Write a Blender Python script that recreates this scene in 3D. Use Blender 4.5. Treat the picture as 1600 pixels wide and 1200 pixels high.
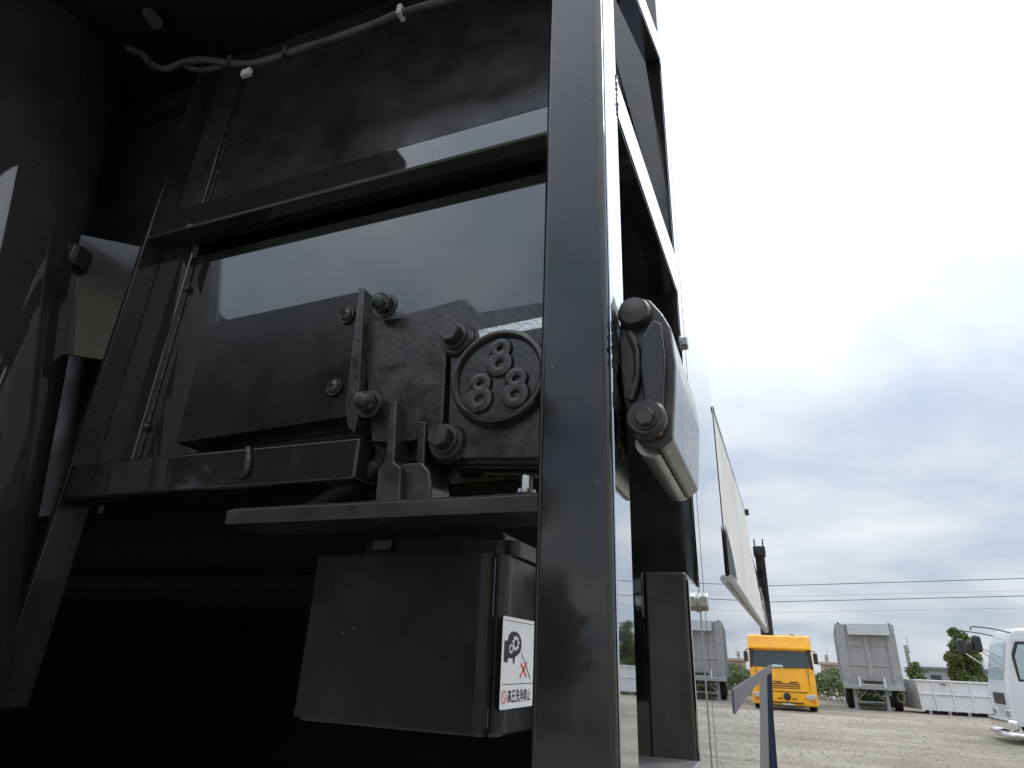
import bpy, bmesh, math, random
from mathutils import Vector, Matrix
random.seed(7)
S = bpy.context.scene
COL = S.collection
for o in list(bpy.data.objects): bpy.data.objects.remove(o)
PI = math.pi
R = math.radians

# ------------------------------------------------------------------ camera
H = 1.6
F = 981.475
AX = Vector((0.92937755, -0.11067292, -0.35214893))
AY = Vector((0.36675645, 0.38487854, 0.84697002))
AZ = Vector((0.04179792, -0.91630782, 0.39828748))
cam = bpy.data.cameras.new('camera'); camo = bpy.data.objects.new('camera', cam); COL.objects.link(camo)
rot = Matrix(((AX.x, -AX.y, -AX.z), (AY.x, -AY.y, -AY.z), (AZ.x, -AZ.y, -AZ.z)))
camo.matrix_world = Matrix.Translation((0, 0, H)) @ rot.to_4x4()
cam.sensor_width = 36; cam.lens = 36 * F / 1600
cam.clip_start = 0.01; cam.clip_end = 3000
S.camera = camo

# ------------------------------------------------------------------ sky and sun
SUN_AZ, SUN_EL = R(35), R(52)          # azimuth from +Y towards +X
w = bpy.data.worlds.new('World'); S.world = w; w.use_nodes = True
nt = w.node_tree; nt.nodes.clear()
def N(t, **k):
    n = nt.nodes.new(t)
    for a, b in k.items(): setattr(n, a, b)
    return n
def L(a, b): nt.links.new(a, b)
def M_(op, a, b=None, c=None):
    n = N('ShaderNodeMath', operation=op)
    for i, v in enumerate((a, b, c)):
        if v is None: continue
        if isinstance(v, (int, float)): n.inputs[i].default_value = v
        else: L(v, n.inputs[i])
    return n.outputs[0]
tc = N('ShaderNodeTexCoord'); sep = N('ShaderNodeSeparateXYZ'); L(tc.outputs['Generated'], sep.inputs[0])
zc = M_('MAXIMUM', sep.outputs[2], 0.0)
den = M_('ADD', zc, 0.24)
cx = M_('DIVIDE', sep.outputs[0], den); cy = M_('DIVIDE', sep.outputs[1], den)
comb = N('ShaderNodeCombineXYZ'); L(cx, comb.inputs[0]); L(cy, comb.inputs[1])
n1 = N('ShaderNodeTexNoise'); n1.inputs['Scale'].default_value = 1.2; n1.inputs['Detail'].default_value = 7; n1.inputs['Roughness'].default_value = .52
n1.inputs['Distortion'].default_value = .25; L(comb.outputs[0], n1.inputs['Vector'])
ramp = N('ShaderNodeValToRGB'); L(n1.outputs['Fac'], ramp.inputs[0])
ramp.color_ramp.elements[0].position = .38; ramp.color_ramp.elements[0].color = (.63, .755, .945, 1)
ramp.color_ramp.elements[1].position = .62; ramp.color_ramp.elements[1].color = (1.13, 1.16, 1.19, 1)
# an overcast dome grows brighter from the horizon to the zenith
grad = M_('MULTIPLY_ADD', M_('MAXIMUM', M_('SUBTRACT', zc, .33), 0.), 1.6, M_('MULTIPLY_ADD', zc, .5, .60))
cl = N('ShaderNodeVectorMath', operation='SCALE'); L(ramp.outputs[0], cl.inputs[0]); L(grad, cl.inputs['Scale'])
bgc = N('ShaderNodeBackground'); L(cl.outputs[0], bgc.inputs[0]); bgc.inputs[1].default_value = 1.0
sky = N('ShaderNodeTexSky', sky_type='NISHITA'); sky.sun_disc = False
sky.sun_elevation = SUN_EL; sky.sun_rotation = SUN_AZ; sky.air_density = 1.2; sky.dust_density = 2.5
bgs = N('ShaderNodeBackground'); L(sky.outputs[0], bgs.inputs[0]); bgs.inputs[1].default_value = 0.12
cov = N('ShaderNodeMapRange'); L(n1.outputs['Fac'], cov.inputs[0])
cov.inputs[1].default_value = .25; cov.inputs[2].default_value = .5; cov.inputs[3].default_value = .8; cov.inputs[4].default_value = .95
mix = N('ShaderNodeMixShader'); L(cov.outputs[0], mix.inputs[0]); L(bgs.outputs[0], mix.inputs[1]); L(bgc.outputs[0], mix.inputs[2])
wo = N('ShaderNodeOutputWorld'); L(mix.outputs[0], wo.inputs[0])
sl = bpy.data.lights.new('sun', 'SUN'); sl.energy = 1.1; sl.angle = R(14); sl.color = (1, .96, .9)
so = bpy.data.objects.new('sun', sl); COL.objects.link(so)
sd = Vector((math.sin(SUN_AZ) * math.cos(SUN_EL), math.cos(SUN_AZ) * math.cos(SUN_EL), math.sin(SUN_EL)))
so.rotation_euler = sd.to_track_quat('Z', 'Y').to_euler(); so.location = (10, 10, 30)

S.render.engine = 'CYCLES'
S.view_settings.view_transform = 'Standard'; S.view_settings.look = 'None'
S.view_settings.exposure = 0.18; S.view_settings.gamma = 1.0; S.view_settings.use_curve_mapping = False
S.cycles.max_bounces = 8; S.cycles.glossy_bounces = 5

# ------------------------------------------------------------------ materials
def mat(name, base, rough=.5, metal=0., var=.0, vscale=6., bump=0., bscale=40., rvar=0., specks=0., spec=.5, dirt=None, coat=0., ior=1.5, streak=0.):
    m = bpy.data.materials.new(name); m.use_nodes = True
    t = m.node_tree; nd = t.nodes; ln = t.links; p = nd['Principled BSDF']
    p.inputs['Base Color'].default_value = (*base, 1); p.inputs['Roughness'].default_value = rough
    p.inputs['Metallic'].default_value = metal; p.inputs['Specular IOR Level'].default_value = spec; p.inputs['IOR'].default_value = ior
    p.inputs['Coat Weight'].default_value = coat; p.inputs['Coat Roughness'].default_value = .04
    co = nd.new('ShaderNodeTexCoord').outputs['Object']
    col = None
    if var or dirt or specks:
        nz = nd.new('ShaderNodeTexNoise'); nz.inputs['Scale'].default_value = vscale; nz.inputs['Detail'].default_value = 8; nz.inputs['Roughness'].default_value = .62
        ln.new(co, nz.inputs['Vector'])
        rp = nd.new('ShaderNodeValToRGB'); ln.new(nz.outputs['Fac'], rp.inputs[0])
        rp.color_ramp.elements[0].position = .33; rp.color_ramp.elements[1].position = .68
        lo = [c * (1 - var) for c in base]; hi = [min(1, c * (1 + var)) for c in base] if not dirt else dirt
        rp.color_ramp.elements[0].color = (*lo, 1); rp.color_ramp.elements[1].color = (*hi, 1)
        col = rp.outputs[0]
        if specks:
            vo = nd.new('ShaderNodeTexVoronoi'); vo.inputs['Scale'].default_value = 45; ln.new(co, vo.inputs['Vector'])
            n3 = nd.new('ShaderNodeTexNoise'); n3.inputs['Scale'].default_value = 9; ln.new(co, n3.inputs['Vector'])
            th = nd.new('ShaderNodeMath'); th.operation = 'MULTIPLY'; ln.new(n3.outputs['Fac'], th.inputs[0]); th.inputs[1].default_value = specks
            lt = nd.new('ShaderNodeMath'); lt.operation = 'LESS_THAN'; ln.new(vo.outputs['Distance'], lt.inputs[0]); ln.new(th.outputs[0], lt.inputs[1])
            mx = nd.new('ShaderNodeMixRGB'); ln.new(lt.outputs[0], mx.inputs[0]); ln.new(col, mx.inputs[1]); mx.inputs[2].default_value = (.22, .215, .2, 1)
            col = mx.outputs[0]
        if streak:                                   # dried run marks: noise drawn out along the height
            mp = nd.new('ShaderNodeMapping'); mp.inputs['Scale'].default_value = (60, 60, 2.2); ln.new(co, mp.inputs['Vector'])
            n4 = nd.new('ShaderNodeTexNoise'); n4.inputs['Scale'].default_value = 1; n4.inputs['Detail'].default_value = 4; ln.new(mp.outputs[0], n4.inputs['Vector'])
            r4 = nd.new('ShaderNodeMapRange'); ln.new(n4.outputs['Fac'], r4.inputs[0]); r4.inputs[1].default_value = .52; r4.inputs[2].default_value = .8; r4.inputs[4].default_value = .7
            mx = nd.new('ShaderNodeMixRGB'); ln.new(r4.outputs[0], mx.inputs[0]); ln.new(col, mx.inputs[1]); mx.inputs[2].default_value = (streak * 1.05, streak, streak * .92, 1)
            col = mx.outputs[0]
        ln.new(col, p.inputs['Base Color'])
    if rvar:
        nz = nd.new('ShaderNodeTexNoise'); nz.inputs['Scale'].default_value = vscale * 1.7; nz.inputs['Detail'].default_value = 6; ln.new(co, nz.inputs['Vector'])
        mr = nd.new('ShaderNodeMapRange'); ln.new(nz.outputs['Fac'], mr.inputs[0]); mr.inputs[1].default_value = .3; mr.inputs[2].default_value = .7
        mr.inputs[3].default_value = max(.01, rough - rvar); mr.inputs[4].default_value = rough + rvar
        ln.new(mr.outputs[0], p.inputs['Roughness'])
    if bump:
        nz = nd.new('ShaderNodeTexNoise'); nz.inputs['Scale'].default_value = bscale; nz.inputs['Detail'].default_value = 5; ln.new(co, nz.inputs['Vector'])
        bp = nd.new('ShaderNodeBump'); bp.inputs['Strength'].default_value = bump; bp.inputs['Distance'].default_value = .01; ln.new(nz.outputs['Fac'], bp.inputs['Height'])
        ln.new(bp.outputs[0], p.inputs['Normal'])
    return m
BLACK = mat('black_gloss_paint', (.016, .0162, .017), .04, var=.3, vscale=5, rvar=.025, bump=.004, bscale=9, specks=.04, ior=1.9, dirt=(.026, .0255, .0245))
BLACK2 = mat('black_frame_paint', (.0145, .0148, .0155), .075, var=.35, vscale=7, rvar=.045, bump=.02, bscale=5, specks=.06, ior=1.56, dirt=(.027, .026, .025), streak=.03)
CASE = mat('matt_black_case', (.008, .0082, .0085), .24, var=.3, vscale=9, rvar=.1, bump=.01, bscale=30, specks=.05, ior=1.38, dirt=(.016, .0155, .015), streak=.012)
RAM = mat('ram_paint', (.024, .0245, .0235), .05, var=.3, vscale=6, rvar=.03, bump=.03, bscale=4, specks=.06, ior=1.65, dirt=(.034, .034, .032))
DUSTY = mat('dusty_black_paint', (.02, .02, .02), .32, var=.35, vscale=9, rvar=.12, bump=.012, bscale=60, specks=.05, ior=1.6, dirt=(.038, .037, .035))
CAST = mat('black_cast_iron', (.013, .013, .014), .27, var=.45, vscale=26, rvar=.12, bump=.035, bscale=140, specks=.06, ior=1.6, dirt=(.042, .041, .039))
WELD = mat('weld_bead_paint', (.02, .02, .02), .25, bump=.3, bscale=220)
STEEL = mat('polished_stainless', (.58, .61, .65), .035, 1., bump=.006, bscale=7, rvar=.02, vscale=4)
PANEL = mat('mirror_finish_side_panel', (.55, .58, .625), .012, 1., rvar=.006, vscale=3)
ZINC = mat('zinc_bolt', (.5, .5, .5), .3, 1., bump=.1, bscale=200, rvar=.1, vscale=60)
PIT = mat('unpainted_black_underside', (.008, .008, .008), .7, spec=.2)
RUBBER = mat('black_rubber', (.018, .018, .019), .6, bump=.1, bscale=80)
WORN = mat('worn_hinge_paint', (.016, .016, .018), .34, var=.4, vscale=40, rvar=.08, bump=.03, bscale=120, specks=.16, ior=1.5, dirt=(.05, .047, .043))
FLANK_GLARE = mat('speckled_hinge_flank_glare', (.03, .03, .032), .16, var=.5, vscale=60, rvar=.08, bump=.02, bscale=150, specks=.3, ior=2.0, dirt=(.11, .107, .10))  # paler hinge paint for outer faces: sky glare put into the colour, plus specks
RUST = mat('rust', (.16, .055, .02), .8, var=.5, vscale=90, bump=.3, bscale=200)
CABLE = mat('grey_cable_sheath', (.055, .055, .052), .5, var=.4, vscale=30, bump=.1, bscale=100)
WHITE_PLASTIC = mat('white_cable_tag', (.5, .5, .48), .5)
TARP = mat('cream_tarpaulin', (.70, .685, .64), .55, var=.1, vscale=3, bump=.12, bscale=9)
GREYSTAY = mat('grey_stay_paint', (.10, .10, .115), .5, var=.15, vscale=6)
NAVY = mat('navy_edge_paint', (.012, .02, .035), .9, var=.3, vscale=8, spec=.02)
GALV = mat('galvanised_tube', (.5, .5, .5), .35, .8, var=.2, vscale=20)
STK_W = mat('sticker_white', (.78, .79, .8), .35, var=.05, vscale=40)
STK_K = mat('sticker_black_print', (.012, .014, .02), .4)
STK_R = mat('sticker_red_print', (.65, .08, .06), .4)
STK_P = mat('sticker_grey_print', (.45, .46, .47), .4)

# ------------------------------------------------------------------ helpers
W = {}
def tag(o, label=None, cat=None, group=None, kind=None):
    if label: o['label'] = label
    if cat: o['category'] = cat
    if group: o['group'] = group
    if kind: o['kind'] = kind
    return o
def thing(name, label, cat, loc=(0, 0, 0), rz=0., group=None, local=True):
    o = bpy.data.objects.new(name, None); COL.objects.link(o); o.empty_display_size = .2
    o.location = loc; o.rotation_euler = (0, 0, rz)
    W[o.name] = Vector((0, 0, 0)) if local else Vector(loc)
    return tag(o, label, cat, group)
def obj(name, bm, m, parent=None, loc=(0, 0, 0), smooth=False, label=None, rotm=None):
    if isinstance(bm, bpy.types.Mesh): me = bm
    else:
        bmesh.ops.recalc_face_normals(bm, faces=bm.faces[:])
        me = bpy.data.meshes.new(name); bm.to_mesh(me); bm.free()
        for mm in (m if isinstance(m, (list, tuple)) else [m]): me.materials.append(mm)
        if smooth:
            me.shade_smooth()
            try: me.set_sharp_from_angle(angle=R(smooth if smooth is not True else 35))
            except Exception: pass
    o = bpy.data.objects.new(name, me); COL.objects.link(o)
    if smooth and smooth is not True:
        wn = o.modifiers.new('weighted_normals', 'WEIGHTED_NORMAL'); wn.mode = 'FACE_AREA'; wn.weight = 100; wn.keep_sharp = True
    off = Vector(loc)
    if parent:
        o.parent = parent; off = off - W[parent.name]
    o.location = off
    if rotm is not None: o.rotation_euler = rotm.to_euler()
    W[o.name] = Vector(loc)
    if label: o['label'] = label
    return o
def box(x0, x1, y0, y1, z0, z1, bev=0., seg=2, bm=None):
    b = bm or bmesh.new(); t = bmesh.new()
    r = bmesh.ops.create_cube(t, size=1)
    for v in t.verts: v.co = Vector(((x0 + x1) / 2 + v.co.x * (x1 - x0), (y0 + y1) / 2 + v.co.y * (y1 - y0), (z0 + z1) / 2 + v.co.z * (z1 - z0)))
    if bev: bmesh.ops.bevel(t, geom=t.edges[:], offset=bev, segments=seg, affect='EDGES', profile=.5)
    return merge(b, t)
def merge(b, t, mi=None):
    mp = {v: b.verts.new(v.co) for v in t.verts}
    for f in t.faces:
        try:
            nf = b.faces.new([mp[v] for v in f.verts]); nf.material_index = f.material_index if mi is None else mi
        except ValueError: pass
    t.free(); return b
def prism(pts, axis, a, b_, bev=0., seg=2, bm=None, mi=0):
    """pts: 2-D outline; axis 'X': (y,z), 'Y': (x,z), 'Z': (x,y); extruded from a to b_"""
    t = bmesh.new()
    def P(p, d): return {'X': (d, p[0], p[1]), 'Y': (p[0], d, p[1]), 'Z': (p[0], p[1], d)}[axis]
    A = [t.verts.new(P(p, a)) for p in pts]; B = [t.verts.new(P(p, b_)) for p in pts]
    t.faces.new(A); t.faces.new(B[::-1]); n = len(pts)
    for i in range(n): t.faces.new((A[i], B[i], B[(i + 1) % n], A[(i + 1) % n]))
    bmesh.ops.recalc_face_normals(t, faces=t.faces[:])
    if bev: bmesh.ops.bevel(t, geom=t.edges[:], offset=bev, segments=seg, affect='EDGES', profile=.5)
    return merge(bm or bmesh.new(), t, mi)
def tube(pts, r, n=10, bm=None, caps=True, rf=None):
    b = bm or bmesh.new(); pts = [Vector(p) for p in pts]; rings = []
    up = Vector((0.13, .2, 1)).normalized()
    for i, p in enumerate(pts):
        d = (pts[min(i + 1, len(pts) - 1)] - pts[max(i - 1, 0)]).normalized()
        u = d.cross(up)
        if u.length < 1e-3: u = d.cross(Vector((1, 0, 0)))
        u.normalize(); v = d.cross(u)
        rr = rf(i) if rf else r
        rings.append([b.verts.new(p + rr * (math.cos(2 * PI * k / n) * u + math.sin(2 * PI * k / n) * v)) for k in range(n)])
    for a, c in zip(rings, rings[1:]):
        for k in range(n): b.faces.new((a[k], a[(k + 1) % n], c[(k + 1) % n], c[k]))
    if caps: b.faces.new(rings[0][::-1]); b.faces.new(rings[-1])
    return b
def smooth_path(pts, k=6):
    pts = [Vector(p) for p in pts]; out = []
    q = [pts[0]] + pts + [pts[-1]]
    for i in range(1, len(q) - 2):
        for j in range(k):
            t = j / k; a, b, c, d = q[i - 1:i + 3]
            out.append(.5 * ((2 * b) + (c - a) * t + (2 * a - 5 * b + 4 * c - d) * t * t + (3 * b - a - 3 * c + d) * t ** 3))
    out.append(pts[-1]); return out
def lathe(prof, n=24, axis='Y', bm=None, c=(0, 0, 0)):
    """prof: list of (radius, along)"""
    b = bm or bmesh.new(); c = Vector(c); rings = []
    def P(r, h, a):
        x, y = r * math.cos(a), r * math.sin(a)
        return c + Vector({'Y': (x, h, y), 'X': (h, x, y), 'Z': (x, y, h)}[axis])
    for r, h in prof:
        rings.append([b.verts.new(P(r, h, 2 * PI * k / n)) for k in range(n)] if r > 1e-6 else [b.verts.new(P(0, h, 0))])
    for A, B in zip(rings, rings[1:]):
        for k in range(n):
            k2 = (k + 1) % n
            if len(A) == 1 and len(B) == 1: continue
            if len(A) == 1: b.faces.new((A[0], B[k], B[k2]))
            elif len(B) == 1: b.faces.new((A[k], A[k2], B[0]))
            else: b.faces.new((A[k], A[k2], B[k2], B[k]))
    return b
def hexbolt(r, h, axis='Y', sign=-1, washer=1.35, rotd=12, shank=0):
    b = bmesh.new()
    def ring(rr, hh, n, ro=0): return (rr, hh, n, ro)
    lathe([(0, 0), (r * washer, 0), (r * washer, sign * h * .22), (r * .95, sign * h * .24)], 20, axis, b)
    t = bmesh.new(); vs = []
    for lev, rr in ((.22, 1.), (.9, 1.), (1.0, .9)):
        row = []
        for k in range(6):
            a = R(rotd) + k * PI / 3; x, y = r * rr * math.cos(a), r * rr * math.sin(a); hh = sign * h * lev
            row.append(t.verts.new({'Y': (x, hh, y), 'X': (hh, x, y), 'Z': (x, y, hh)}[axis]))
        vs.append(row)
    for A, B in zip(vs, vs[1:]):
        for k in range(6): t.faces.new((A[k], A[(k + 1) % 6], B[(k + 1) % 6], B[k]))
    t.faces.new(vs[-1])
    return merge(b, t)
def text_mesh(body, size):
    c = bpy.data.curves.new('txt', 'FONT'); c.body = body; c.size = size; c.resolution_u = 3; c.offset = .018; c.align_x = 'LEFT'
    o = bpy.data.objects.new('txt', c); COL.objects.link(o)
    dg = bpy.context.evaluated_depsgraph_get(); me = bpy.data.meshes.new_from_object(o.evaluated_get(dg))
    t = bmesh.new(); t.from_mesh(me); bpy.data.objects.remove(o); bpy.data.meshes.remove(me); return t
def at(px, py, Y):                       # a point on the wall plane at distance Y
    a, b = px - 800, py - 600
    d = Vector((AX.x * a + AX.y * b + AX.z * F, AY.x * a + AY.y * b + AY.z * F, AZ.x * a + AZ.y * b + AZ.z * F))
    return Vector((0, 0, H)) + d * (Y / d.y)
def atX(px, py, X):
    a, b_ = px - 800, py - 600
    d = Vector((AX.x * a + AX.y * b_ + AX.z * F, AY.x * a + AY.y * b_ + AY.z * F, AZ.x * a + AZ.y * b_ + AZ.z * F))
    return Vector((0, 0, H)) + d * (X / d.x)
def xz(px, py, Y): p = at(px, py, Y); return (p.x, p.z)

# ------------------------------------------------------------------ ground
def ground_material():
    m = bpy.data.materials.new('gravel_ground'); m.use_nodes = True
    t = m.node_tree; nd = t.nodes; ln = t.links; p = nd['Principled BSDF']; p.inputs['Roughness'].default_value = .92; p.inputs['Specular IOR Level'].default_value = .15
    co = nd.new('ShaderNodeTexCoord').outputs['Object']
    def noise(sc, det=6, vec=co, rough=.6, dist=0.):
        n = nd.new('ShaderNodeTexNoise'); n.inputs['Scale'].default_value = sc; n.inputs['Detail'].default_value = det; n.inputs['Roughness'].default_value = rough; n.inputs['Distortion'].default_value = dist; ln.new(vec, n.inputs['Vector']); return n.outputs['Fac']
    def ramp(fac, a, ca, b, cb):
        r = nd.new('ShaderNodeValToRGB'); ln.new(fac, r.inputs[0]); e = r.color_ramp.elements
        e[0].position = a; e[0].color = (*ca, 1); e[1].position = b; e[1].color = (*cb, 1); return r.outputs[0]
    def mixc(kind, fac, a, b):
        x = nd.new('ShaderNodeMixRGB'); x.blend_type = kind; ln.new(a, x.inputs[1]); ln.new(b, x.inputs[2])
        if isinstance(fac, (int, float)): x.inputs[0].default_value = fac
        else: ln.new(fac, x.inputs[0])
        return x.outputs[0]
    base = ramp(noise(.28, 8, rough=.65, dist=.6), .36, (.285, .255, .205), .64, (.41, .38, .325))
    mp = nd.new('ShaderNodeMapping'); mp.inputs['Scale'].default_value = (.16, 1.5, 1); mp.inputs['Rotation'].default_value = (0, 0, R(9)); ln.new(co, mp.inputs['Vector'])
    tracks = ramp(noise(.8, 5, mp.outputs[0], .55, .4), .42, (.80, .78, .74), .62, (1.06, 1.06, 1.06))
    col = mixc('MULTIPLY', .8, base, tracks)
    grit = ramp(noise(11, 14, rough=.85), .3, (.55, .55, .55), .7, (1.38, 1.36, 1.33))
    col = mixc('MULTIPLY', 1., col, grit)
    damp = ramp(noise(.13, 5, rough=.5), .60, (0, 0, 0), .72, (.35, .35, .35))
    dk = nd.new('ShaderNodeRGB'); dk.outputs[0].default_value = (.15, .125, .095, 1)
    col = mixc('MIX', damp, col, dk.outputs[0])
    ln.new(col, p.inputs['Base Color'])
    bp = nd.new('ShaderNodeBump'); bp.inputs['Strength'].default_value = .9; bp.inputs['Distance'].default_value = .06; ln.new(noise(7, 14, rough=.8), bp.inputs['Height']); ln.new(bp.outputs[0], p.inputs['Normal'])
    return m
b = bmesh.new()
for q in ((-1, -1), (1, -1), (1, 1), (-1, 1)): b.verts.new((q[0] * 1500, q[1] * 1500, 0))
b.faces.new(b.verts[:])
tag(obj('ground', b, ground_material()), kind='structure')

# ================================================================== the black truck
XS = -.1026
T = thing('black_truck', 'black truck body with steel corner post, gearbox and mirror-bright side, close up', 'truck', (-1.3, 3.4, 0), local=False)
def tp(name, bm, m, **k): return obj(name, bm, m, T, **k)
# corner post
post = tp('corner_post', box(-.1632, -.1042, .45, .5115, .62, 3.3, .0055, 4), BLACK2, smooth=40)
obj('post_trim', box(-.1041, XS, .4575, .511, .62, 3.3, .0004, 1), STEEL, post, label='polished steel strip on the outer side of the post')
# recessed rear wall: bay panels
YW = .582; YB = .54
tp('wall_panel', box(-.905, -.17, YW, YW + .006, 2.215, 2.63), DUSTY, label='dull black panel above the cross beam')
tp('wall_panel', box(-.905, -.17, YW, YW + .006, 1.766, 2.16), BLACK, label='glossy black panel reflecting the sky below the cross beam')
bm = box(-.865, -.17, YB, YW - .0002, 2.180, 2.2265, .004, 3)
tp('cross_beam', bm, BLACK, smooth=40, label='upper black cross beam')
tp('cross_beam', box(-.857, -.40, YB, YW - .0002, 1.765, 1.813, .004, 3), BLACK2, smooth=40, label='lower black cross beam behind the gearbox')
# left upright, flat bar standing proud of the wall, with weld beads and lugs
up = tp('upright', box(-.867, -.858, .5385, YW - .0003, 1.52, 2.62, .0015, 2), BLACK2, smooth=40)
obj('upright_flange', box(-.8575, -.79, YW - .011, YW - .0008, 1.8135, 2.1795, .001, 1), BLACK, up)
obj('upright_flange', box(-.8575, -.80, YW - .011, YW - .0008, 2.227, 2.61, .001, 1), DUSTY, up)
def weld(p0, p1, r=.0028, n=60):
    p0, p1 = Vector(p0), Vector(p1)
    pts = [p0.lerp(p1, i / n) + Vector((random.uniform(-.0006, .0006), 0, 0)) for i in range(n + 1)]
    return tube(pts, r, 6, rf=lambda i: r * (1 + .12 * math.sin(i * 2.6) + random.uniform(-.15, .15)))
obj('weld_bead', weld((-.79, YW - .0015, 1.83), (-.79, YW - .0015, 2.11), .0022), WELD, up, smooth=True)
obj('weld_bead', weld((-.80, YW - .0015, 2.25), (-.80, YW - .0015, 2.5), .0022), WELD, up, smooth=True)
for z in (1.873, 2.098, 2.262):
    x = -.79 if z < 2.2 else -.80
    obj('weld_tack', lathe([(0, -.007), (.004, -.006), (.006, -.003), (.0055, 0)], 12, 'Y'), WELD, up, loc=(x, YW - .0025, z), smooth=True)
# left bay: deeper panel, ledge and rail
tp('left_panel', box(-1.9, -.868, .60, .608, 1.76, 2.62), DUSTY, label='dark panel left of the upright with pale reflections')
tp('left_rail', box(-1.9, -.869, .58, .5997, 2.545, 2.565, .003, 2), BLACK2, smooth=40)
tp('left_ledge', box(-1.02, -.945, .49, .52, 2.125, 2.16, .003, 2), BLACK2, smooth=40)
tp('angled_plate', prism([(-.870, .595), (-.866, .592), (-.985, .492), (-.989, .495)], 'Z', 1.985, 2.19), BLACK2, label='angled glossy plate left of the upright with a cream reflection')
# overhead floor of the body above the recess and the dark bulkhead deep below
tp('overhead_floor', box(-2.4, -.176, .30, .999, 2.62, 2.70, .004, 2), PIT, smooth=40)
tp('lower_bulkhead', box(-2.4, -.27, 2.604, 2.616, .2, 1.712), PIT)
tp('underfloor', box(-2.4, -.27, .96, 2.62, 1.701, 1.72), PIT)
tp('inner_wall', box(-.268, -.25, 1.013, 2.62, .2, 1.70), PIT)
tp('side_gusset', box(-2.42, -2.40, .0, 2.62, .2, 2.7), PIT)
tp('overhead_floor', box(-2.4, -.72, .08, .2998, 2.62, 2.70, .004, 2), PIT, smooth=40, label='added unseen extension of the overhead floor that darkens reflections in the leaning cylinder')  # added out of view to keep sky reflections off the cylinder and beam
# rear face of the body behind the post
tp('body_end_wall', box(-.27, -.1047, 1.0, 1.012, .62, 4.3), BLACK2)
tp('body_end_wall', box(-2.4, -.2702, 1.0, 1.012, 1.70, 4.3), PIT)
# struts from post to body
def strut(za0, za1, zb0, zb1, name='strut'):
    b = bmesh.new(); y0, y1 = .5117, .9998
    vs = [b.verts.new(p) for p in ((-.135, y0, za0), (XS, y0, za0), (XS, y0, za1), (-.135, y0, za1), (-.135, y1, zb0), (XS, y1, zb0), (XS, y1, zb1), (-.135, y1, zb1))]
    for f in ((0, 1, 2, 3), (4, 5, 6, 7), (0, 1, 5, 4), (1, 2, 6, 5), (2, 3, 7, 6), (3, 0, 4, 7)): b.faces.new([vs[i] for i in f])
    bmesh.ops.recalc_face_normals(b, faces=b.faces[:])
    bmesh.ops.bevel(b, geom=b.edges[:], offset=.002, segments=2, affect='EDGES')
    return tp('strut', b, STEEL, smooth=40)
strut(2.150, 2.209, 2.212, 2.295)
strut(2.47, 2.53, 2.80, 2.87)
st = tp('weld_bead', weld((XS - .001, .5125, 2.15), (XS - .001, .5125, 2.209), .0025, 20), BLACK2, smooth=True, label='weld where the strut meets the post')
# mirror-bright body side
tp('side_panel', box(-.1046, XS, 1.004, 1.058, .62, 4.3), PANEL, label='narrow near strip of the bright side')
tp('side_seal', box(-.1052, -.1031, 1.0584, 1.0655, .62, 1.66), RUBBER)
tp('side_panel', box(-.1046, XS, 1.066, 1.664, .62, 4.3), PANEL, label='tall bright side panel')
tp('side_panel', prism([(1.6646, .6), (4.45, .6), (4.70, 1.049), (4.83, 1.318), (6.52, 1.62), (6.52, 2.22), (1.6646, 2.22)], 'X', -.1046, XS), PANEL, label='long mirror-like side panel reflecting the yard')
tp('body_core', box(-2.38, -.107, 1.013, 6.5, 1.73, 2.2), PIT)
tp('body_core', box(-2.38, -.3, 2.63, 4.2, .75, 1.659), BLACK2)
tp('body_core', box(-2.38, -.107, 1.013, 1.66, 2.201, 4.28), PIT)
def yz(px, py):
    p = atX(px, py, XS); return (p.y, p.z)
LEG = [yz(*p) for p in ((1187, 1066), (1188, 1120), (1188, 1230), (1202, 1230), (1199.5, 1120), (1198, 1054))]
EDGE = [yz(*p) for p in ((1198.3, 1054), (1199.8, 1120), (1202.3, 1230), (1217, 1230), (1208.5, 1120), (1205.5, 1044))]
# end bracket: inverted V of dark plate at the far end of the side
tp('stay_arm', prism([(1.5, 1.558), (2.46, 1.574), (4.2, 1.602), (6.5, 1.636), (6.5, 1.575), (3.26, 1.553), (2.13, 1.532), (1.48, 1.514)], 'X', XS + .0003, XS + .0028, .0003), GREYSTAY, label='dark tapering stay along the bright side')
tp('stay_leg', prism(LEG, 'X', XS + .0004, XS + .0012), GREYSTAY, label='grey plate leg of the stay')
tp('stay_edge', prism(EDGE, 'X', XS + .0004, XS + .0014), NAVY, label='dark blue edge plate at the far end of the side')
# tarp along the far part, with roller tube
b = bmesh.new()
rows = 14; cols = 60; g = []
for j in range(cols + 1):
    s = j / cols; y = 1.668 + (6.05 - 1.668) * s ** 1.25
    zb = 1.80 + .09 * (y - 1.668) / 4.4
    zt = 2.232 + .12 * (y - 1.668) / 1.85 if y < 3.5 else 2.352 - max(0, (y - 3.5) / 2.55) ** .6 * .38
    zt += .012 * math.sin(y * 9) * (1 if y > 3.5 else .15)
    col_ = []
    for i in range(rows + 1):
        t = i / rows; z = zb + (zt - zb) * t
        out = .0014 + min(1, (y - 1.66) * .8) * (.0016 * math.sin(t * PI) * (1 + .6 * math.sin(y * 5 + t * 3)) + .0006 * math.sin(y * 17 + t * 6) + .001)
        col_.append((XS + out, y, z))
    g.append(col_)
for sd_ in (0, 1):
    V = [[b.verts.new((x + (-.0011 if sd_ else 0), y, z)) for x, y, z in c] for c in g]
    for j in range(cols):
        for i in range(rows): b.faces.new((V[j][i], V[j + 1][i], V[j + 1][i + 1], V[j][i + 1]))
tarp = tp('tarp_sheet', b, TARP, smooth=60, label='cream tarpaulin sheet hanging along the upper side')
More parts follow.
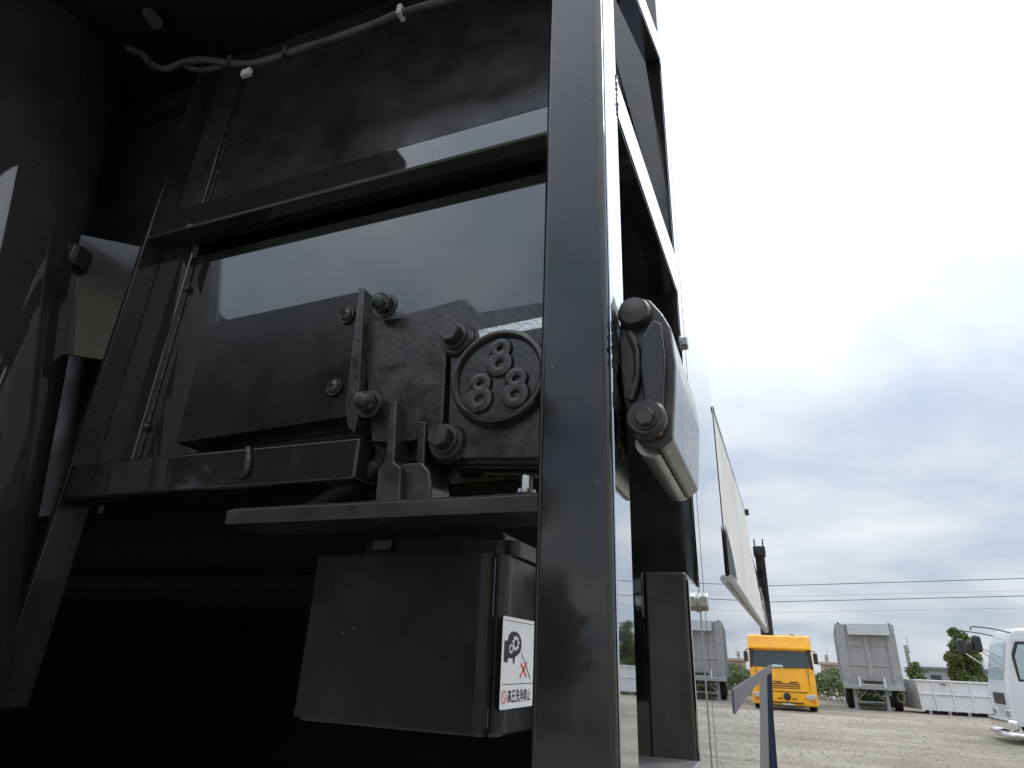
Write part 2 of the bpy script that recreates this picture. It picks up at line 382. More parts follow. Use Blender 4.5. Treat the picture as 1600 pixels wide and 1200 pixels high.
obj('roller_tube', tube([(XS + .008, 1.66 + i * .44, 1.795 + .09 * (i * .44) / 4.4) for i in range(11)], .0095, 12), GALV, tarp, smooth=True)
obj('tarp_rail', prism([(1.668, 2.232), (3.5, 2.352), (3.5, 2.366), (1.668, 2.246)], 'X', XS + .0005, XS + .004), BLACK2, tarp)
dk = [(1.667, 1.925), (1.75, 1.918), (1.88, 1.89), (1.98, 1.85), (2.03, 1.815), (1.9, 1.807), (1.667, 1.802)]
obj('tarp_curl_shade', prism(dk, 'X', XS + .0045, XS + .0052), RUBBER, tarp, label='dark patch standing for the shade in the curled near lower corner of the tarp')  # black sheet stands in for the shade inside the tarp's curl
tp('rail_end', tube([(XS - .01, 3.52, 2.352), (XS + .022, 3.52, 2.352)], .018, 14), BLACK2, smooth=40, label='black stub at the end of the tarp rail')
for k, (yy, zz) in enumerate(((5.2, 2.06), (5.5, 1.99), (5.85, 1.95))):
    obj('tarp_cord', tube(smooth_path([(XS + .008, yy - .2, zz + .06), (XS + .016, yy, zz), (XS + .012, yy + .15, zz - .06), (XS + .008, yy + .25, zz + .02)], 5), .006, 8), WHITE_PLASTIC, tarp, smooth=True)
# black fork arm beyond the tarp
fk = tp('fork_arm', box(-.132, -.05, 6.3, 6.4, 1.87, 2.57, .004, 2), BLACK2, smooth=40)
obj('fork_head', box(-.144, -.038, 6.28, 6.42, 2.54, 2.63, .012, 2), CAST, fk, smooth=40)
for x in (-.127, -.055): obj('fork_prong', box(x - .006, x + .006, 6.33, 6.38, 2.625, 2.70, .002, 1), CAST, fk)
# wheels and chassis under the body
tp('chassis_rail', box(-1.75, -1.6, 2.65, 6.6, .62, .749), BLACK2); tp('chassis_rail', box(-.85, -.7, 2.65, 6.6, .62, .749), BLACK2)
for yy in (3.3, 4.4, 6.0):
    for xx in (-2.1, -.42):
        wh = tp('wheel', lathe([(.2, -.13), (.44, -.13), (.49, -.09), (.49, .09), (.44, .13), (.2, .13), (.2, -.13)], 28, 'X'), RUBBER, loc=(xx, yy, .49), smooth=40)
        obj('rim', lathe([(0, -.05), (.08, -.08), (.18, -.02), (.199, -.12), (.199, .12), (.18, .02), (.08, .08), (0, .05)], 20, 'X'), GALV, wh, loc=(xx, yy, .49), smooth=40)
    tp('axle', tube([(-2.0, yy, .49), (-.5, yy, .49)], .05, 10), BLACK2)

# ---- big leaning ram at the left
p0, p1 = Vector((-.862, .44, 1.25)), Vector((-1.237, .44, 2.85))
b = bmesh.new(); r_ = .13
ram = tp('hydraulic_ram', tube([p0.lerp(p1, i / 12) for i in range(13)], r_, 64), RAM, smooth=40, label='large black leaning cylinder at the left edge')
obj('ram_collar', tube([p0.lerp(p1, -.08), p0.lerp(p1, .0)], r_ * 1.1, 64), BLACK2, ram, smooth=40)
# ---- wiring harness
pts = [(205, 65), (222, 85), (238, 101), (262, 108), (285, 98), (320, 94), (360, 100), (400, 99), (440, 88), (480, 74), (540, 55), (590, 36), (630, 20), (680, 6), (740, -10)]
hp = [at(x, y, .49) for x, y in pts]
for p in hp: p.z = min(p.z, 2.612)
hr = tp('wire_harness', tube(smooth_path(hp, 5), .0058, 10, rf=lambda i: .0058 * (1 + .06 * math.sin(i * .9))), CABLE, smooth=True)
obj('harness_branch', tube(smooth_path([at(285, 98, .492), at(300, 108, .496), at(330, 108, .496), at(358, 101, .492)], 5), .0042, 8), CABLE, hr, smooth=True)
for x, y in ((238, 101), (362, 98), (448, 84), (627, 20)):
    p = at(x, y, .49); p.z = min(p.z, 2.612)
    obj('cable_tie', box(-.0035, .0035, -.008, .008, -.009, .009, .001, 1), RUBBER if x != 627 else WHITE_PLASTIC, hr, loc=p)
p = at(385, 114, .488); obj('harness_tag', box(-.008, .009, -.004, .004, -.007, .006, .0015, 2), WHITE_PLASTIC, hr, loc=p)
p = at(235, 18, .45); tp('pipe_stub', tube([at(218, -5, .45), at(243, 35, .46)], .012, 12), CABLE, smooth=40, label='grey pipe end hanging from the overhead floor')

# ---- gearbox on the shelf
YS = .515
shelf = tp('shelf_plate', box(-.541, -.172, YS, YW - .0008, 1.7175, 1.733, .0015, 2), DUSTY, smooth=40)
obj('shelf_weld', weld((-.535, YS + .003, 1.7335), (-.175, YS + .003, 1.7335), .0016, 80), WELD, shelf, smooth=True)
# motor cover plate (left box)
YC = .54
cov = tp('cover_box', prism([(-.676, 1.828), (-.424, 1.838), (-.424, 2.003), (-.678, 1.998)], 'Y', YC, YW - .001, .0012, 2), CASE, smooth=40, label='square black cover box left of the gearbox')
fl = [xz(571, 452, .535), xz(562, 450, .535), xz(541, 640, .535), xz(545, 668, .535), xz(555, 677, .535), xz(560, 655, .535)]
obj('cover_flange', prism(fl, 'Y', .533, .579, .0012, 2), CAST, cov, smooth=40)
def screw(bm=None):
    b = lathe([(0, -.0052), (.004, -.005), (.0068, -.0035), (.0082, -.0012), (.0085, 0)], 20, 'Y')
    lathe([(.0085, .0), (.0105, .0), (.0108, .0012), (.0108, .002)], 20, 'Y', b)
    return b
for x, y in ((541, 492), (521, 604)):
    p = at(x, y, .5365); b = screw()
    cr = box(-.0042, .0042, -.0056, -.0030, -.0009, .0009); box(-.0009, .0009, -.0057, -.0031, -.0042, .0042, bm=cr)
    merge(b, cr, 1); obj('screw', b, [CAST, PIT], cov, loc=p, smooth=30)
for x, y in ((603, 479), (578, 632)):
    p = at(x, y, .535)
    b = hexbolt(.0125, .012, 'Y', -1, 1.3, 20)
    lathe([(.0108, -.011), (.0095, -.0165), (.006, -.0205), (0, -.022)], 20, 'Y', b)
    obj('cap_nut', b, CAST, cov, loc=p, smooth=30)
# housing
back = [xz(x, y, .565) for x, y in ((585, 500), (625, 492), (660, 484), (718, 467), (728, 467), (748, 488), (850, 470), (880, 470), (880, 720), (585, 720))]
gb = tp('gearbox_backing', prism(back, 'Y', .565, .5805, .002, 2), CAST, smooth=40, label='cast backing plate of the gearbox')
hs = [xz(x, y, .545) for x, y in ((566, 503), (690, 488), (700, 490), (720, 508), (712, 540), (697, 560), (690, 660), (700, 690), (560, 690))]
hs = [xz(x, y, .545) for x, y in ((566, 503), (690, 488), (702, 490), (718, 506), (712, 530), (697, 552), (692, 655), (690, 668), (640, 690), (580, 690))]
gh = tp('gearbox_housing', prism(hs, 'Y', .545, .5645, .002, 3), CAST, smooth=40)
mid = [xz(x, y, .5455) for x, y in ((700, 555), (735, 515), (800, 505), (880, 505), (880, 715), (720, 715), (695, 690))]
gm = tp('gearbox_cover', prism(mid, 'Y', .549, .5643, .003, 3), CAST, smooth=40)
E_ = at(778, 587, .54); ec = (E_.x, 0, E_.z); RR = .0525
em = obj('emblem_disc', lathe([(0, -.0065), (RR - .0075, -.0065), (RR - .0065, -.0105), (RR - .004, -.0125), (RR - .001, -.0118), (RR + .001, -.009), (RR + .003, 0)], 64, 'Y'), CAST, gm, loc=(E_.x, .549, E_.z), smooth=40, label='round cast emblem with three raised figures of eight')
def torus(bm, cx, cz, R1, R2, y, sq=1., n=28, m=8):
    rings = []
    for i in range(n):
        a = 2 * PI * i / n; row = []
        for k in range(m):
            q = 2 * PI * k / m; rr = R1 + R2 * math.cos(q)
            row.append(bm.verts.new((cx + rr * math.cos(a), y - .0045 * max(0, math.sin(q)) ** .6 if math.sin(q) > 0 else y, cz + sq * rr * math.sin(a))))
        rings.append(row)
    for i in range(n):
        for k in range(m): bm.faces.new((rings[i][k], rings[(i + 1) % n][k], rings[(i + 1) % n][(k + 1) % m], rings[i][(k + 1) % m]))
    return bm
for dx, dz in ((.001, .0225), (-.0195, -.0150), (.0200, -.0140)):
    b = bmesh.new(); torus(b, 0, .0078, .0078, .0058, 0); torus(b, 0, -.0090, .0094, .0064, -.0001)
    tp_ = obj('emblem_figure', b, CAST, gm, loc=(E_.x + dx, .549 - .0066, E_.z + dz), smooth=True)
for (x, y), ro in (((706, 522), 8), ((690, 684), 22)):
    obj('hex_bolt', hexbolt(.0128, .016, 'Y', -1, 1.25, ro), CAST, gm, loc=at(x, y, .538) + Vector((0, .006, 0)), smooth=30)
    obj('bolt_boss', lathe([(.022, 0), (.021, -.005), (.0185, -.008), (0, -.008)], 28, 'Y'), CAST, gm, loc=at(x, y, .538) + Vector((.002, .0135, -.002)), smooth=40)
b = prism([xz(x, y, .53) for x, y in ((845, 480), (735, 503), (738, 519), (845, 498))], 'Y', .5485, .552, .001)
gs = obj('gasket_shim', b, ZINC, gm, label='bare metal shim above the emblem')
# shaft bracket below
rb = [xz(x, y, .53) for x, y in ((611, 628), (621, 628), (617, 722), (628, 730), (626, 792), (586, 792), (592, 735), (604, 718))]
tp('bracket_rib', prism(rb, 'Y', .528, .58, .002, 3), CAST, smooth=40, label='upright cast rib under the gearbox')
b = prism([xz(x, y, .54) for x, y in ((625, 724), (660, 722), (672, 735), (676, 760), (672, 785), (625, 785))], 'Y', .538, .58, .003, 3)
tp('bracket_foot', b, CAST, smooth=40)
b = prism([xz(x, y, .545) for x, y in ((655, 660), (668, 660), (666, 728), (653, 728))], 'Y', .541, .579, .002, 2); tp('bracket_web', b, CAST, smooth=40)
cd = tp('conduit', tube(smooth_path([at(480, 800, .58), at(520, 775, .575), at(560, 750, .57), at(600, 722, .575), at(640, 700, .59)], 8), .010, 12, rf=lambda i: .010 + .0016 * (i % 2)), RUBBER, smooth=True, label='corrugated black conduit running under the gearbox')
tp('small_bolt', hexbolt(.006, .016, 'Z', 1, 1.5), ZINC, loc=at(822, 772, .53), smooth=30)
obj('small_stud', tube([at(822, 772, .53), at(822, 742, .53)], .0035, 10), ZINC, gm, smooth=True)
p = at(382, 735, .537); b = bmesh.new()
tp('drip_lug', tube(smooth_path([at(388, 700, .537), at(388, 720, .536), at(384, 738, .536), at(376, 745, .538)], 5), .004, 8), WELD, smooth=True)

# ---- motor case under the shelf
def rounded_box(x0, x1, y0, y1, z0, z1, r, e, n=8):
    pts = []
    for cx_, cy_, a0 in ((x1 - r, y1 - r, 0), (x0 + r * .15, y1 - r * .15, 90), (x0 + r * .12, y0 + r * .12, 180), (x1 - r, y0 + r, 270)):
        rr = r if cx_ > (x0 + x1) / 2 else r * .12
        for i in range(n + 1):
            a = R(a0 + 90 * i / n); pts.append((cx_ + rr * math.cos(a), cy_ + rr * math.sin(a)))
    return prism(pts, 'Z', z0, z1)
mc = tp('motor_case', rounded_box(-.447, -.2335, .56, .73, 1.5385, 1.690, .024, .003), CASE, smooth=40, label='black motor case under the shelf')
b = rounded_box(-.442, -.2385, .565, .726, 1.5355, 1.5383, .02, .003); obj('case_lip', b, BLACK2, mc, smooth=40)
obj('case_flange', rounded_box(-.40, -.228, .575, .735, 1.6903, 1.705, .02, .003), CASE, mc, smooth=40)
obj('case_neck', box(-.38, -.25, .60, .72, 1.7053, 1.717, .002, 1), CASE, mc)
obj('case_seam', tube([(-.2438, .5614, 1.543), (-.2438, .5614, 1.686)], .0022, 8), BLACK2, mc, smooth=True)
p = at(597, 852, .57); obj('case_tag', box(-.011, .011, -.001, .001, -.005, .005, .0005, 1), DUSTY, mc, loc=p)
# warning sticker on the case side (plane X, reads along +Y)
XM = -.2335
q0, q1, q2 = atX(787, 962, XM), atX(779, 1110, XM), atX(830, 968, XM)
sy0, sz1, sz0 = (q0.y + q1.y) / 2, q0.z, q1.z; sh = sz1 - sz0; sw = sh * .92
print('sticker', sy0, sz0, sz1, q2.y)
sb = bmesh.new()
def sp(pts, mi, lay):         # u along Y, v up, in units of sticker height
    t = bmesh.new(); vs = [t.verts.new((XM + .0004 + .00012 * lay, sy0 + u * sh, sz0 + v * sh)) for u, v in pts]; t.faces.new(vs); merge(sb, t, mi)
def circ(u, v, ru, rv=None, n=24): rv = rv or ru; return [(u + ru * math.cos(2 * PI * i / n), v + rv * math.sin(2 * PI * i / n)) for i in range(n)]
UW = (q2.y - sy0) / sh * 1.22; print('visible width ratio', (q2.y - sy0) / sh)
VW = (q2.y - sy0) / sh
rr = .03
outl = []
for cu, cv, a0 in ((UW - rr, 1 - rr, 0), (rr, 1 - rr, 90), (rr, rr, 180), (UW - rr, rr, 270)):
    outl += [(cu + rr * math.cos(R(a0 + 15 * i)), cv + rr * math.sin(R(a0 + 15 * i))) for i in range(7)]
prism([(sy0 + u * sh, sz0 + v * sh) for u, v in outl], 'X', XM + .00002, XM + .0004, bm=sb, mi=0)
def line(u0, v0, u1, v1, wd, mi, lay):
    d = Vector((u1 - u0, v1 - v0)).normalized(); n_ = Vector((-d.y, d.x)) * wd / 2
    sp([(u0 + n_.x, v0 + n_.y), (u0 - n_.x, v0 - n_.y), (u1 - n_.x, v1 - n_.y), (u1 + n_.x, v1 + n_.y)], mi, lay)
line(.05, .955, UW, .955, .006, 1, 1); line(.05, .26, UW, .26, .008, 1, 1)
k = VW                                           # drawing scaled over the visible width
def U(x): return x * k
sp([(U(.06), .50), (U(.06), .73), (U(.16), .73), (U(.19), .79), (U(.28), .835), (U(.42), .845), (U(.54), .82), (U(.63), .76), (U(.65), .69), (U(.62), .62), (U(.52), .58), (U(.43), .555), (U(.42), .485), (U(.36), .485), (U(.36), .54), (U(.20), .54), (U(.18), .49)], 1, 1)
def gear(u, v, r1, n=9):
    pts = []
    for i in range(n * 4):
        a = 2 * PI * i / (n * 4); r = r1 * (1.25 if i % 4 < 2 else .95); pts.append((U(u) + r * k * 1.0 * math.cos(a) , v + r * .72 * math.sin(a)))
    sp(pts, 0, 2); sp([(U(u) + r1 * .62 * k * math.cos(2 * PI * i / 18), v + r1 * .46 * math.sin(2 * PI * i / 18)) for i in range(18)], 1, 3)
gear(.44, .71, .10); gear(.29, .645, .062)
line(U(.66), .60, U(.80), .49, .045, 3, 1); line(U(.78), .50, U(1.0), .31, .022, 1, 1)
line(U(.64), .49, U(.86), .33, .034, 2, 2); line(U(.86), .50, U(.62), .33, .034, 2, 2)
for uu, vv in ((.70, .66), (.74, .63), (.78, .68), (.66, .55), (.82, .64)): sp(circ(U(uu), vv, .012, .008, 8), 3, 1)
for i in range(24):
    a0, a1 = 2 * PI * i / 24, 2 * PI * (i + 1) / 24
    sp([(U(.115) + .085 * k * math.cos(a0), .13 + .07 * math.sin(a0)), (U(.115) + .085 * k * math.cos(a1), .13 + .07 * math.sin(a1)), (U(.115) + .065 * k * math.cos(a1), .13 + .055 * math.sin(a1)), (U(.115) + .065 * k * math.cos(a0), .13 + .055 * math.sin(a0))], 2, 1)
line(U(.06), .17, U(.17), .09, .012, 2, 1)
t = text_mesh('高圧洗浄禁止', 1.)
xs = [v.co.x for v in t.verts]; ys = [v.co.y for v in t.verts]
if xs:
    x0_, x1_, y0_, y1_ = min(xs), max(xs), min(ys), max(ys); print('text bbox', x0_, x1_, y0_, y1_)
    for v in t.verts:
        u = U(.23) + (v.co.x - x0_) / (x1_ - x0_) * U(.80); vv = .06 + (v.co.y - y0_) / (y1_ - y0_) * .145
        v.co = Vector((XM + .00055, sy0 + u * sh, sz0 + vv * sh))
    merge(sb, t, 1)
me = bpy.data.meshes.new('warning_sticker'); sb.to_mesh(me); sb.free()
for m in (STK_W, STK_K, STK_R, STK_P): me.materials.append(m)
obj('warning_sticker', me, None, mc, label='white warning sticker against high-pressure washing')

# ---- hinge latch outside the post
YL = .475
lo = [(966, 482), (975, 468), (990, 458), (1012, 460), (1032, 482), (1046, 505), (1054, 560), (1052, 625), (1050, 680), (1030, 697), (1000, 692), (980, 664), (970, 610), (965, 560), (964, 520)]
lx = [xz(x, y, YL) for x, y in lo]; lx = [(max(x, XS + .0006), z) for x, z in lx]
b = prism(lx, 'Y', YL + .008, .655, .0025, 3)
for f_ in b.faces:
    f_.normal_update()
    if abs(f_.normal.x) > .6 and f_.calc_center_median().x > -.085: f_.material_index = 1
la = tp('hinge_latch', b, [WORN, FLANK_GLARE], smooth=40, label='chipped black hinge casting on the outer side of the post')
pl = [xz(x, y, YL) for x, y in ((1003, 528), (1020, 500), (1034, 506), (1040, 560), (1037, 640), (1034, 655), (1006, 628), (1001, 580))]
obj('hinge_plate', prism(pl, 'Y', YL - .002, YL + .0095, .002, 2), BLACK2, la, smooth=40)
obj('hinge_boss', lathe([(.0145, .012), (.0145, .002), (.0125, -.003), (.005, -.0045), (0, -.0045)], 28, 'Y'), WORN, la, loc=at(990, 487, YL), smooth=40)
obj('hinge_boss', lathe([(.0165, .012), (.0165, -.004), (.014, -.007), (0, -.0075)], 28, 'Y'), WORN, la, loc=at(1010, 655, YL), smooth=40)
obj('hinge_bolt', hexbolt(.008, .006, 'Y', -1, 1.2, 10), WORN, la, loc=at(1008, 653, YL - .008), smooth=30)
obj('hinge_ridge', tube(smooth_path([at(x, y, YL + .004) for x, y in ((984, 520), (994, 545), (997, 575), (992, 605), (984, 625))], 5), .0035, 10), WORN, la, smooth=True)
obj('hinge_pin', tube([at(1018, 690, .50), at(1018, 690, .50) + Vector((0, .16, .0))],   .0135, 20), GALV, la, smooth=40)
for i in range(9):
    d = .50 + .014 * i
    pass
b = bmesh.new()
for i in range(26):
    z = 1.75 + .15 * random.random(); y = .468 + .02 * random.random() - .012 * math.sin((z - 1.75) / .15 * PI); s = .004 + .006 * random.random()
    vs = [b.verts.new((XS + .0004, y + random.uniform(-.002, .002), z - s)), b.verts.new((XS + .0006, y - .002 - random.random() * .006, z)), b.verts.new((XS + .0004, y + random.uniform(-.001, .002), z + s)), b.verts.new((XS + .0008, y + .012, z))]
    b.faces.new(vs)
obj('chipped_paint', b, WORN, la, label='ragged flaking paint where the casting meets the post')
obj('rust_spot', lathe([(0, -.0015), (.002, -.0012), (.0035, 0)], 9, 'Y'), RUST, la, loc=at(1030, 676, YL + .004) + Vector((0, -.0005, 0)), smooth=True)
for x, y in ((1075, 538), (1100, 941)):
    p = at(x, y, .99); hb = tp('side_bolt', hexbolt(.0125, .0135, 'X', 1, 1.15, 30), ZINC, loc=(-.1035, .985, p.z), smooth=30)
# bracket box on the end wall
br = tp('end_bracket', box(-.163, -.1065, .885, .9997, 1.44, 1.7135, .005, 4), DUSTY, smooth=40, label='black box bracket beside the bright side panel')
obj('bracket_edge', box(-.1063, -.1038, .887, .9995, 1.44, 1.705, .001, 2), STEEL, br)
obj('bracket_tab', box(-.1665, -.1635, .884, .93, 1.655, 1.712, .0006, 1), BLACK2, br)
obj('bracket_bolt', hexbolt(.013, .017, 'X', -1, 1.1, 30), ZINC, br, loc=(-.1668, .93, 1.679), smooth=30)
foot = [(-.185, .79), (-.1035, .79), (-.1035, .884), (-.185, .884)]
tp('bracket_step', prism(foot, 'Z', 1.478, 1.4965, .002, 2), GALV, smooth=40, label='scuffed bare metal step below the bracket')


# ================================================================== yard
YEL = mat('yellow_cab_paint', (.95, .42, .006), .3, var=.13, vscale=1.1, coat=.4)
GLASS = mat('dark_cab_glass', (.03, .045, .045), .04, spec=.6)
LAMP = mat('headlamp_glass', (.6, .6, .6), .1, .6)
GREY = mat('grey_trailer_paint', (.31, .312, .322), .5, var=.12, vscale=2.2)
GREY2 = mat('light_grey_hood_paint', (.33, .35, .35), .5, var=.06, vscale=2)
GREYF = mat('trailer_frame_paint', (.31, .315, .32), .5, var=.2, vscale=5)
WHITE = mat('white_container_paint', (.7, .705, .71), .5, var=.08, vscale=1.5)
WHITE2 = mat('white_cab_paint', (.62, .63, .64), .25, var=.03, coat=.4)
TYRE = mat('tyre_rubber', (.02, .02, .022), .8, bump=.2, bscale=20)
CHROME = mat('chrome', (.8, .8, .8), .08, 1.)
DARK = mat('dark_trim', (.025, .025, .027), .5)
SLOT = mat('grille_slot', (.06, .028, .006), .6)
PAPER = mat('pale_blue_paper', (.55, .72, .72), .6)
CONC = mat('concrete_pole', (.3, .28, .26), .8, var=.2)
TAN = mat('tan_block_wall', (.42, .34, .28), .85, var=.1)
ROOFG = mat('dark_grey_roof', (.16, .17, .19), .7, var=.2)
WALLG = mat('grey_building_wall', (.3, .3, .31), .8, var=.15)
ORANGE = mat('orange_lens', (.7, .2, .02), .2)
CLEAR = mat('cab_glass', (.35, .45, .5), .05, spec=.6)

def wheel_mesh(r, wd):
    return lathe([(r * .55, -wd / 2), (r * .92, -wd / 2), (r, -wd * .36), (r, wd * .36), (r * .92, wd / 2), (r * .55, wd / 2), (r * .5, wd * .2), (r * .5, -wd * .2), (r * .55, -wd / 2)], 28, 'X')
def rim_mesh(r, wd):
    return lathe([(0, -wd * .3), (r * .2, -wd * .34), (r * .25, -wd * .1), (r * .45, -wd * .15), (r * .545, -wd * .45), (r * .545, wd * .45), (r * .45, wd * .15), (r * .25, wd * .1), (0, wd * .3)], 20, 'X')
def wheels(root, spots, r, wd, rimm=None):
    wm = rm = None
    for x, y in spots:
        a = obj('wheel', wm or wheel_mesh(r, wd), TYRE, root, loc=(x, y, r), smooth=40); wm = a.data
        c = obj('rim', rm or rim_mesh(r, wd), rimm or GALV, a, loc=(x, y, r), smooth=40); rm = c.data

# ---- yellow cab-over truck, facing us (local: front at y=0, towards -Y)
Y1 = thing('yellow_truck', 'yellow high-roofed cab-over truck facing us beyond the black truck', 'truck', (0, 32, 0))
def loft(sections, bm=None):
    """sections: list of (z, y_front, half_width, corner, y_back)"""
    b = bm or bmesh.new(); rings = []
    for z, yf, hw, c, yb in sections:
        pts = []
        for sx in (-1, 1):
            q = [(sx * hw, yf + c), (sx * (hw - c * .3), yf + c * .38), (sx * (hw - c), yf + c * .06), (sx * (hw - c * 2.6), yf)]
            pts.append(q if sx == 1 else q[::-1])
        ring = [(-hw, yb)] + pts[0][::-1] + pts[1][::-1] + [(hw, yb)]
        rings.append([b.verts.new((x, y, z)) for x, y in ring])
    n = len(rings[0])
    for A, B in zip(rings, rings[1:]):
        for k in range(n): b.faces.new((A[k], A[(k + 1) % n], B[(k + 1) % n], B[k]))
    b.faces.new(rings[0][::-1]); b.faces.new(rings[-1]); return b
body = loft([(.22, .02, 1.17, .16, 2.2), (.30, -.03, 1.20, .18, 2.2), (.66, -.04, 1.2, .18, 2.2), (.72, -.02, 1.19, .18, 2.2), (1.05, 0, 1.2, .18, 2.2), (1.64, .05, 1.19, .2, 2.2),
             (2.42, .20, 1.18, .16, 2.2), (2.50, .13, 1.19, .16, 2.2), (2.9, .26, 1.18, .16, 2.2), (2.985, .36, 1.14, .16, 2.2)])
cab = obj('cab', body, YEL, Y1, smooth=50)
obj('windscreen', prism([(-1.03, 1.68), (1.03, 1.68), (.985, 2.36), (-.985, 2.36)], 'Y', .0, .03, .012), GLASS, Y1)
ws = Y1.children[-1] if Y1.children else None
ws = [o for o in bpy.data.objects if o.name.startswith('windscreen')][0]
ws.rotation_euler = (R(-12.6), 0, 0); ws.location = (0, .028 - .0 + math.sin(R(12.6)) * -1.68 + .0, 1.68 - 1.68 * math.cos(R(12.6)))
obj('visor', box(-1.16, 1.16, .05, .3, 2.40, 2.50, .03, 2), YEL, Y1, smooth=40)
for sx in (-1, 1):
    obj('a_pillar', prism([(sx * 1.04, 1.66), (sx * 1.17, 1.62), (sx * 1.13, 2.40), (sx * .99, 2.38)], 'Y', .09, .30, .02), DARK if sx > 0 else YEL, Y1)
    hl = obj('headlamp', prism([(sx * .72, .50), (sx * 1.02, .48), (sx * 1.14, .56), (sx * 1.12, .68), (sx * .82, .66), (sx * .74, .6)], 'Y', -.075, .1, .015), LAMP, Y1)
    obj('indicator', box(sx * 1.02 - .1, sx * 1.02 + .1, -.066, .1, .40, .445, .01, 1), ORANGE, hl)
    mr = obj('mirror', box(sx * 1.30 - .09, sx * 1.30 + .09, -.02, .08, 1.86, 2.28, .03, 2), DARK, Y1, smooth=40)
    obj('mirror_arm', tube([(sx * 1.1, .15, 2.38), (sx * 1.3, .03, 2.34), (sx * 1.3, .03, 2.2)], .02, 8), DARK, mr, smooth=True)
    obj('wiper', tube([(sx * .25 - .2, -.01, 1.665), (sx * .25 + .35, .0, 1.70)], .014, 6), DARK, Y1)
    obj('roof_lamp', box(sx * .5 - .08, sx * .5 + .08, .52, .62, 2.98, 3.04, .015, 1), DARK, Y1)
    obj('step', box(sx * 1.13 - .05, sx * 1.13 + .05, .35, .9, .33, .42, .01, 1), DARK, Y1)
for z0, z1, xx in ((1.02, 1.055, .56), (.93, .965, .56), (.86, .885, .56), (.30, .345, .62)):
    obj('grille_slot', box(-xx, xx, -.065 if z0 < .5 else -.03, .1, z0, z1, .006, 1), SLOT if z0 > .9 or z0 < .5 else DARK, Y1)
for sx in (-1, 1): obj('grille_slot', prism([(sx * .12, 1.075), (sx * .5, 1.11), (sx * .52, 1.14), (sx * .2, 1.13)], 'Y', -.028, .1, .004), DARK, Y1)
obj('number_plate', box(-.22, .22, -.075, .0, .24, .285, .004, 1), PAPER, Y1)
for sx in (-1, 1): obj('door_gap', box(sx * .93 - .008, sx * .93 + .008, -.012, .2, .76, 1.62), SLOT, Y1)
obj('panel_gap', box(-.84, .84, -.045, .1, .725, .75), SLOT, Y1)
obj('badge', lathe([(0, -.085), (.12, -.08), (.15, -.05), (.15, .05)], 24, 'Y'), DARK, Y1, loc=(0, 0, .55), smooth=40)
for sx in (-1, 1): obj('fog_lamp', box(sx * .28 - .09, sx * .28 + .09, -.06, .1, .46, .50, .01, 1), SLOT, Y1)
obj('dashboard_paper', prism([(-.47, 1.66), (-.03, 1.66), (-.03, 1.77), (-.45, 1.79)], 'Y', .03, .04), PAPER, Y1)
for x in (-.62, .52): obj('headrest', box(x - .13, x + .13, .9, 1., 1.95, 2.2, .03, 1), DARK, Y1)
obj('roof_rail', tube(smooth_path([(-.8, .6, 2.97), (-.75, .6, 3.03), (.1, .6, 3.05), (.75, .6, 3.03), (.8, .6, 2.97)], 4), .018, 6), GALV, Y1, smooth=True)
obj('chassis', box(-.45, .45, .3, 7.5, .55, .9), DARK, Y1)
obj('cargo_body', box(-1.15, 1.15, 2.6, 7.6, .95, 2.2, .03, 1), GREYF, Y1)
wheels(Y1, [(-1.0, .95), (1.0, .95), (-.95, 5.0), (.95, 5.0), (-.95, 6.3), (.95, 6.3)], .5, .3, DARK)

# ---- grey tipper semi-trailer standing on its landing legs
G1 = thing('grey_semi_trailer', 'grey tipper semi-trailer parked on its landing legs, front wall towards us', 'trailer', (3.85, 37, 0), R(-3.3))
obj('body_shell', box(-1.27, 1.27, .06, 8.6, .99, 3.74, .02, 1), GREY, G1)
obj('hood', prism([(-.06, 3.82), (-.30, 3.30), (-.02, 3.27), (.5, 3.80)], 'X', -.74, 1.06, .01), GREY2, G1, label='light grey sloping hood over the top of the front wall')
for sx in (-1, 1):
    obj('corner_column', box(sx * 1.275 - .0 if sx < 0 else .88, -.86 if sx < 0 else 1.278, -.03, .06, .99, 3.80, .012, 1), GREYF, G1)
    obj('top_cap', box(sx * 1.1 - .06, sx * 1.1 + .06, -.02, .2, 3.80, 3.86, .01, 1), DARK, G1)
obj('front_panel', box(-.859, .879, .035, .0598, .99, 3.78), GREY, G1)
obj('centre_column', box(-.1, .12, -.015, .0345, 1.2, 3.3, .01, 1), GREYF, G1)
for z in (2.80, 1.92):
    obj('front_beam', box(-.855, -.102, -.004, .0345, z, z + .05, .008, 1), GREY2, G1); obj('front_beam', box(.122, .875, -.004, .0345, z, z + .05, .008, 1), GREY2, G1)
obj('bottom_beam', box(-1.29, 1.29, -.12, .05, .90, 1.10, .015, 1), GREY2, G1)
for x in (-.55, .5): obj('coupling_post', box(x - .04, x + .04, -.16, -.121, .98, 1.42, .01, 1), WHITE, G1)
obj('coupling_box', box(-.4, .4, -.15, -.1205, 1.13, 1.28, .01, 1), DARK, G1); obj('coupling_rail', box(-.5, .45, -.158, -.1215, 1.09, 1.125, .004, 1), WHITE, G1)
for x in (-.83, .52):
    lg = obj('landing_leg', box(x - .075, x + .075, .2, .35, .06, .95, .012, 1), GREYF, G1); obj('foot', box(x - .13, x + .13, .12, .43, 0.0, .06, .008, 1), GREYF, lg)
obj('leg_bar', box(-.754, .444, .25, .30, .33, .39, .006, 1), GREYF, G1)
for x0, x1 in ((-.73, -.28), (.42, -.03)): obj('leg_brace', tube([(x0, .275, .40), (x1, .275, .89)], .028, 6), GREYF, G1)
obj('chassis', box(-.42, .42, .4, 8.4, .72, .985), DARK, G1)
